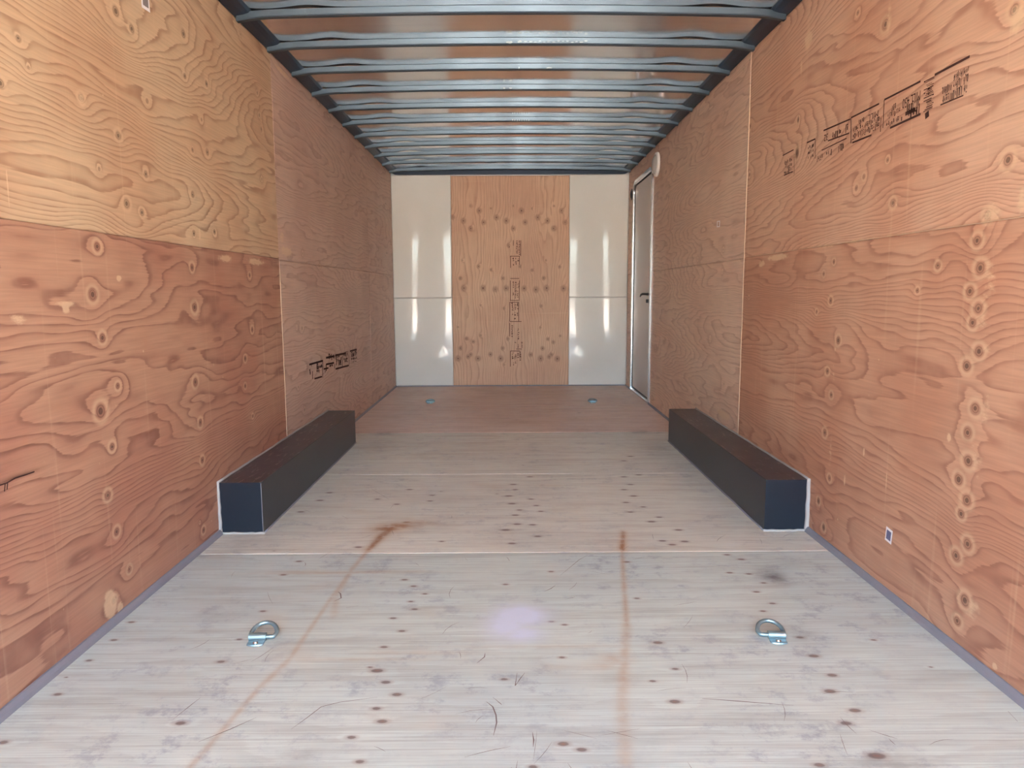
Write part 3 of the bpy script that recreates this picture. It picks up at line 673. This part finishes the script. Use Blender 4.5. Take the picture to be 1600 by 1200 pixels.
ring_prism('frame_lip', rrect(6.352, 7.268, 0.016, 2.028, 0.09), rrect(6.366, 7.254, 0.030, 2.014, 0.078), HW-0.006, HW+0.02, M['alu'], dr)
ring_prism('gasket', rrect(6.366, 7.254, 0.030, 2.014, 0.078), rrect(6.378, 7.242, 0.042, 2.002, 0.068), HW-0.002, HW+0.02, M['gasket'], dr)
bm = bmesh.new(); pts = rrect(6.378, 7.242, 0.042, 2.002, 0.068)
va = [bm.verts.new((HW+0.003, p[0], p[1])) for p in pts]; vb = [bm.verts.new((HW+0.030, p[0], p[1])) for p in pts]
bm.faces.new(va); bm.faces.new(vb[::-1]); n = len(pts)
for i in range(n): bm.faces.new((va[i], vb[i], vb[(i+1) % n], va[(i+1) % n]))
bmesh.ops.recalc_face_normals(bm, faces=bm.faces); leaf = bm_obj('door_leaf', bm, M['door'], dr)
hy, hz = 6.46, 0.955
bm = bmesh.new(); bx(bm, HW-0.004, HW+0.004, hy-0.030, hy+0.030, hz-0.075, hz+0.035, 0.002); bm_obj('handle_plate', bm, M['alu'], dr)
lev = tube('lever_handle', [(HW-0.004, hy, hz+0.01), (HW-0.035, hy, hz+0.012), (HW-0.050, hy+0.02, hz+0.012), (HW-0.055, hy+0.07, hz+0.004), (HW-0.052, hy+0.12, hz-0.010)], [.012, .010, .010, .009, .006], M['handle'], dr)
bm = bmesh.new(); bx(bm, HW-0.022, HW-0.0035, hy-0.016, hy+0.016, hz-0.066, hz-0.034, 0.004); bm_obj('latch_knob', bm, M['handle'], dr)

# ------------------------------------------------------------------ dome light and round cap by the door
def lathe(name, prof, mat, parent, n=28, sx=1.0, sz=1.0):
    """profile (radius, height into the room) turned about -x"""
    bm = bmesh.new(); rings = []
    for r, h in prof:
        if r < 1e-6: rings.append([bm.verts.new((-h, 0, 0))])
        else: rings.append([bm.verts.new((-h, sx*r*math.cos(2*math.pi*k/n), sz*r*math.sin(2*math.pi*k/n))) for k in range(n)])
    for a, b in zip(rings, rings[1:]):
        for k in range(n):
            if len(b) == 1: bm.faces.new((a[k], a[(k+1) % n], b[0]))
            elif len(a) == 1: bm.faces.new((a[0], b[(k+1) % n], b[k]))
            else: bm.faces.new((a[k], a[(k+1) % n], b[(k+1) % n], b[k]))
    bmesh.ops.recalc_face_normals(bm, faces=bm.faces)
    return bm_obj(name, bm, mat, parent, True)
vy, vz = on_right(1028, 257)
dl = empty('dome_light', (HW-0.0012, vy, vz), 'round white dome light on the plywood above the side door', 'light')
lathe('base_ring', [(0, 0), (0.098, 0), (0.100, 0.010), (0.094, 0.022), (0.082, 0.026), (0.078, 0.018)], M['plastic'], dl)
lathe('lens', [(0.079, 0.016), (0.072, 0.030), (0.05, 0.042), (0.025, 0.047), (0, 0.048)], M['lens'], dl)
bm = bmesh.new(); bx(bm, -0.034, -0.018, 0.072, 0.092, -0.058, -0.034, 0.003); bm_obj('switch', bm, M['plastic'], dl)
cy_, cz_ = on_right(987.5, 304)
cp = empty('round_cap', (HW-0.0012, min(cy_, 7.45), cz_), 'dark round cap on the plywood strip between side door and bulkhead', 'vent cap')
cap_m = simple('dark_cap', S(74, 58, 54), 0.5)
lathe('flange', [(0, 0), (0.056, 0), (0.056, 0.004), (0.044, 0.006), (0.040, 0.003)], cap_m, cp, sx=0.9)
lathe('cover', [(0.041, 0.002), (0.036, 0.012), (0.02, 0.016), (0, 0.017)], M['gasket'], cp, sx=0.9)

# ------------------------------------------------------------------ stickers
def sticker(cy, cz, w, h, ang, label, printmat, sd, frame_only=False):
    x = sd*(HW-0.0016)
    r = empty('sticker', (x, cy, cz), label, 'sticker')
    def quad(nm, w_, h_, off, mat, hole=None):
        bm = bmesh.new(); t = 0.0004; x0, x1 = sorted((-sd*off, -sd*(off+t)))
        if hole:
            bx(bm, x0, x1, -w_/2, w_/2, hole[1]/2, h_/2); bx(bm, x0, x1, -w_/2, w_/2, -h_/2, -hole[1]/2)
            bx(bm, x0, x1, -w_/2, -hole[0]/2, -hole[1]/2, hole[1]/2); bx(bm, x0, x1, hole[0]/2, w_/2, -hole[1]/2, hole[1]/2)
        else: bx(bm, x0, x1, -w_/2, w_/2, -h_/2, h_/2)
        bmesh.ops.rotate(bm, verts=bm.verts, cent=(0, 0, 0), matrix=Matrix.Rotation(ang, 3, 'X'))
        return bm_obj(nm, bm, mat, r)
    if frame_only: quad('paper', w, h, 0, M['paper'], (w*0.55, h*0.72))
    else:
        quad('paper', w, h, 0, M['paper']); quad('printed_block', w*0.66, h*0.66, 0.0005, printmat)
    return r
a, b = on_right(1389.5, 836.5); sticker(a, b, 0.040, 0.047, 0.10, 'small white sticker with blue-grey printed block low on the wall', M['print'], 1)
a, b = on_left(226, 0); sticker(a, b, 0.056, 0.062, 0.05, 'white sticker with grey printed block high on the honey-coloured plywood', M['printg'], -1)
a, b = on_right(1123, 350); sticker(a, b, 0.062, 0.036, 0.04, 'thin white rectangular sticker outline on the plywood past the stamped sheet', M['paper'], 1, True)

# ------------------------------------------------------------------ ink stamps on the sheets
def text_mesh(body, size):
    cu = bpy.data.curves.new('t', 'FONT'); cu.body = body; cu.size = 1.0; cu.resolution_u = 2
    o = bpy.data.objects.new('t', cu); COL.objects.link(o)
    dg = bpy.context.evaluated_depsgraph_get(); me = bpy.data.meshes.new_from_object(o.evaluated_get(dg))
    vsx = np.array([v.co[:2] for v in me.vertices]); fc = [tuple(p.vertices) for p in me.polygons]
    bpy.data.objects.remove(o); bpy.data.curves.remove(cu); bpy.data.meshes.remove(me)
    mn, mx = vsx.min(0), vsx.max(0); return (vsx-mn)/(mx-mn), fc
class Print:
    """flat ink on one sheet; coordinates are (s, t) on the wall"""
    def __init__(s, to3): s.v, s.f, s.to3 = [], [], to3
    def poly(s, pts):
        b = len(s.v); s.v += [s.to3(*p) for p in pts]; s.f.append(tuple(range(b, b+len(pts))))
    def line(s, a, b, w):
        d = np.array(b)-np.array(a); d = d/np.linalg.norm(d); n = np.array([-d[1], d[0]])*w/2
        a, b = np.array(a), np.array(b); s.poly([a-n, b-n, b+n, a+n])
    def text(s, body, o, ex, ey):
        """o origin, ex vector along the whole line, ey vector of the letter height"""
        uv, fc = text_mesh(body, 1.0); b = len(s.v); o, ex, ey = map(np.array, (o, ex, ey))
        s.v += [s.to3(*(o+ex*u+ey*w)) for u, w in uv]; s.f += [tuple(b+i for i in f) for f in fc]
    def smear(s, o, ex, ey, n, seed, fill=0.55):
        """illegible small print: a row of broken strokes"""
        rs = random.Random(seed); o, ex, ey = map(np.array, (o, ex, ey))
        for k in range(n):
            if rs.random() < 0.16: continue
            u = (k+rs.uniform(0, .3))/n; w = fill/n*rs.uniform(.5, 1.1); lo = rs.uniform(0, .35); hi = rs.uniform(.6, 1)
            s.poly([o+ex*u+ey*lo, o+ex*(u+w)+ey*lo, o+ex*(u+w)+ey*hi, o+ex*u+ey*hi])
            if rs.random() < 0.6:
                m = rs.choice([0.05, .45, .85]); s.poly([o+ex*u+ey*m, o+ex*(u+w*1.6)+ey*m, o+ex*(u+w*1.6)+ey*(m+.14), o+ex*u+ey*(m+.14)])
    def build(s, parent, mat): return mesh_obj('stamp_print', s.v, s.f, mat, parent)
rp = [o for o in wr.children if o.name.startswith('plywood')]; lp = [o for o in wl.children if o.name.startswith('plywood')]
A = np.array
# right wall, upper near sheet: printed upside down
pr_ = Print(lambda y, z: (HW-0.0030, y, z)); q = lambda x, y: A(on_right(x, y))
for a, b, w in [((1462,117),(1517,88),.007),((1471,164),(1507,149),.004),((1383,156),(1440,127),.006),((1383,156),(1381,200),.004),((1392,200),(1440,178),.007),((1416,178),(1432,171),.012),
                ((1331,184),(1375,162),.006),((1331,184),(1331,224),.005),((1333,223),(1363,211),.006),((1378,184),(1377,206),.004),((1288,204),(1330,186),.006),((1295,220),(1328,208),.005),((1285,235),(1324,216),.004),
                ((1262,223),(1275,217),.006),((1275,217),(1275,248),.004),((1224,243),(1241,234),.005),((1242,240),(1242,272),.004),((1226,274),(1240,268),.005),((1447,182),(1453,177),.018)]:
    pr_.line(q(*a), q(*b), w)
def rt(body, p0, p1, hgt):            # upside-down line from px p0 to p1: letters hang downwards
    o = q(*p0); e = q(*p1)-o; pr_.text(body, o, e, A((0.0, -hgt)))
def rsm(p0, p1, hgt, n, seed):
    o = q(*p0); e = q(*p1)-o; pr_.smear(o, e, A((0.0, -hgt)), n, seed)
# text runs from the near end (picture right) to the far end, baseline on top
rt('MILL 450', (1440,141), (1412,155), .030)
rsm((1441,150), (1416,162), .030, 9, 1); rsm((1440,160), (1416,171), .036, 6, 2); rsm((1402,160), (1392,165), .020, 4, 3); rsm((1408,167), (1388,177), .020, 9, 4); rsm((1412,178), (1386,190), .022, 10, 5)
rsm((1516,102), (1492,114), .022, 14, 6); rsm((1515,114), (1474,136), .026, 16, 7); rsm((1514,128), (1474,150), .026, 14, 8)
rt('MILL', (1374,172), (1358,180), .020); rsm((1352,182), (1342,187), .018, 4, 10); rsm((1376,181), (1334,199), .020, 18, 11); rsm((1376,190), (1334,209), .022, 16, 12)
rsm((1327,192), (1301,206), .034, 10, 13); rt('32', (1295,208), (1289,211), .026); rsm((1322,222), (1311,226), .030, 6, 14); rsm((1301,232), (1292,235), .024, 4, 15); rsm((1287,238), (1277,243), .026, 5, 16)
rsm((1273,223), (1263,229), .016, 4, 17); rsm((1273,232), (1263,237), .014, 5, 18); rsm((1273,240), (1263,245), .014, 5, 19)
rsm((1239,245), (1226,251), .022, 6, 20); rsm((1239,253), (1226,259), .022, 6, 21); rsm((1239,261), (1226,267), .020, 6, 22)
o = q(1462, 118); e = q(1461, 172)-o; pr_.smear(o, e, A((0.055, 0.0)), 20, 23, 0.5)
pr_.build(rp[1], M['ink'])
# left wall, lower middle sheet
pl_ = Print(lambda y, z: (-HW+0.0030, y, z)); q = lambda x, y: A(on_left(x, y))
Z = lambda zx, zy: q(470+zx/16, 535+zy/16)
for a, b, w in [((200,555),(530,460),.012),((535,440),(535,880),.012),((280,720),(280,910),.012),((330,910),(520,855),.010),((620,385),(820,345),.014),((850,325),(1110,270),.014),((620,550),(820,510),.012),((560,665),(680,640),.010),((860,665),(1190,575),.012),((1220,220),(1390,175),.014),((1030,330),(1030,600),.014),((1190,300),(1200,560),.010),((830,540),(830,650),.010)]:
    pl_.line(Z(*a), Z(*b), w)
for a, b, hgt, n, s in [((200,620),(270,600),.02,3,31),((360,610),(430,590),.02,3,32),((380,690),(520,655),.03,4,33),((200,750),(260,735),.02,3,34),((380,780),(460,760),.03,3,35),((210,850),(260,840),.03,2,36),((690,470),(830,440),.05,5,37),((860,440),(1000,400),.04,6,38),((880,500),(1010,470),.03,5,39),((870,590),(1010,560),.04,5,40),((1050,380),(1170,350),.04,4,41),((1060,450),(1170,425),.02,4,42),((1060,520),(1170,490),.02,4,43),((700,620),(820,590),.02,4,44),((590,780),(640,765),.06,2,45),((1250,310),(1390,270),.03,5,46),((1250,370),(1380,340),.03,5,47),((1250,440),(1390,410),.015,5,48),((1260,520),(1380,490),.012,5,49)]:
    oo = Z(*a); pl_.smear(oo, Z(*b)-oo, A((0.0, hgt)), n, s, 0.75)
pl_.build(lp[2], M['ink'])
# bulkhead sheet: stamp runs down the sheet
pk = Print(lambda x, z: (x, YB-0.0030, z)); q = lambda x, y: A(on_back(x, y))
Z1 = lambda zx, zy: q(780+zx*.0917, 370+zy*.0917); Z2 = lambda zx, zy: q(780+zx*.0917, 470+zy*.0917)
for Zf, ls in ((Z1, [((185,330),(350,330)),((190,330),(195,530)),((345,335),(345,480)),((190,710),(340,710)),((190,745),(190,1090)),((345,745),(340,1090)),((180,1083),(330,1083)),((180,1115),(330,1115)),((240,60),(240,150)),((368,60),(365,330))]),
               (Z2, [((180,20),(180,350)),((330,20),(332,350)),((180,353),(380,353)),((180,375),(180,610)),((190,855),(355,855)),((190,855),(190,1120)),((355,855),(350,960)),((290,820),(385,820))])):
    for a, b in ls: pk.line(Zf(*a), Zf(*b), .0065)
for Zf, rows in ((Z1, [((290,60),(290,300),8),((330,60),(330,310),9),((225,355),(225,500),4),((270,355),(270,480),4),((315,360),(305,450),3),((225,760),(225,880),4),((265,740),(265,1050),11),((310,760),(310,880),5),((225,940),(225,1010),3),((300,920),(300,1040),4),((205,1120),(205,1190),2),((295,1120),(295,1190),2),((155,120),(160,190),2)]),
                 (Z2, [((215,60),(215,170),4),((260,50),(260,150),4),((298,50),(298,150),4),((215,220),(215,270),2),((255,190),(255,320),4),((295,200),(295,270),3),((205,390),(205,620),9),((310,430),(315,660),7),((255,690),(260,720),2),((310,740),(310,800),3),((370,700),(370,800),4),((215,880),(215,990),4),((265,880),(265,980),4),((305,890),(305,980),3),((345,870),(345,1050),6),((230,1050),(230,1100),2),((265,1030),(265,1100),3)])):
    for i, (a, b, n) in enumerate(rows):
        oo = Zf(*a); pk.smear(oo, Zf(*b)-oo, A((0.018, 0.0)), n, 60+i, 0.7)
pk.build(bk, M['ink2'])

# short open crack in the lower left sheet
pc = Print(lambda y, z: (-HW+0.0030, y, z)); q = lambda x, y: A(on_left(x, y))
for (a, b) in (((-8,760),(8,755)), ((8,755),(22,747)), ((22,747),(38,742)), ((38,742),(52,737)), ((6,756),(5,768)), ((10,755),(9,765))): pc.line(q(*a), q(*b), .0035)
ck = mesh_obj('crack', pc.v, pc.f, M['ink'], lp[0])
# white overspray on the bows
rs = random.Random(4); vv, ff = [], []
def splat(px, py, rx, ry, yb, n=14):
    c = un(px, py, 1, yb-0.0172); b = len(vv)
    vv.append((c[0], yb-0.0172, c[2]))
    for k in range(n):
        t = 2*math.pi*k/n; q_ = rs.uniform(0.45, 1.0); vv.append((c[0]+rx*q_*math.cos(t), yb-0.0172, c[2]+ry*q_*math.sin(t)))
    for k in range(n): ff.append((b, b+1+k, b+1+(k+1) % n))
B2 = BOWS[13]
splat(797, 66, .022, .009, B2); splat(812, 65, .014, .006, B2)
for k in range(14): splat(822+k*7.2, 65+rs.uniform(-1, 1), .012, .0035, B2, 8)
B3 = BOWS[14]; splat(858, 106, .020, .004, B3, 9); splat(811, 106, .003, .008, B3, 8)
B4 = BOWS[15]; splat(798, 138, .014, .005, B4, 9); splat(788, 138, .008, .005, B4, 9)
B6 = BOWS[17]
for k in range(8): splat(801+k*3.6, 188, .006, .009, B6, 6)
mesh_obj('paint_marks', vv, ff, simple('white_overspray', S(158, 168, 168), 0.7), ce)
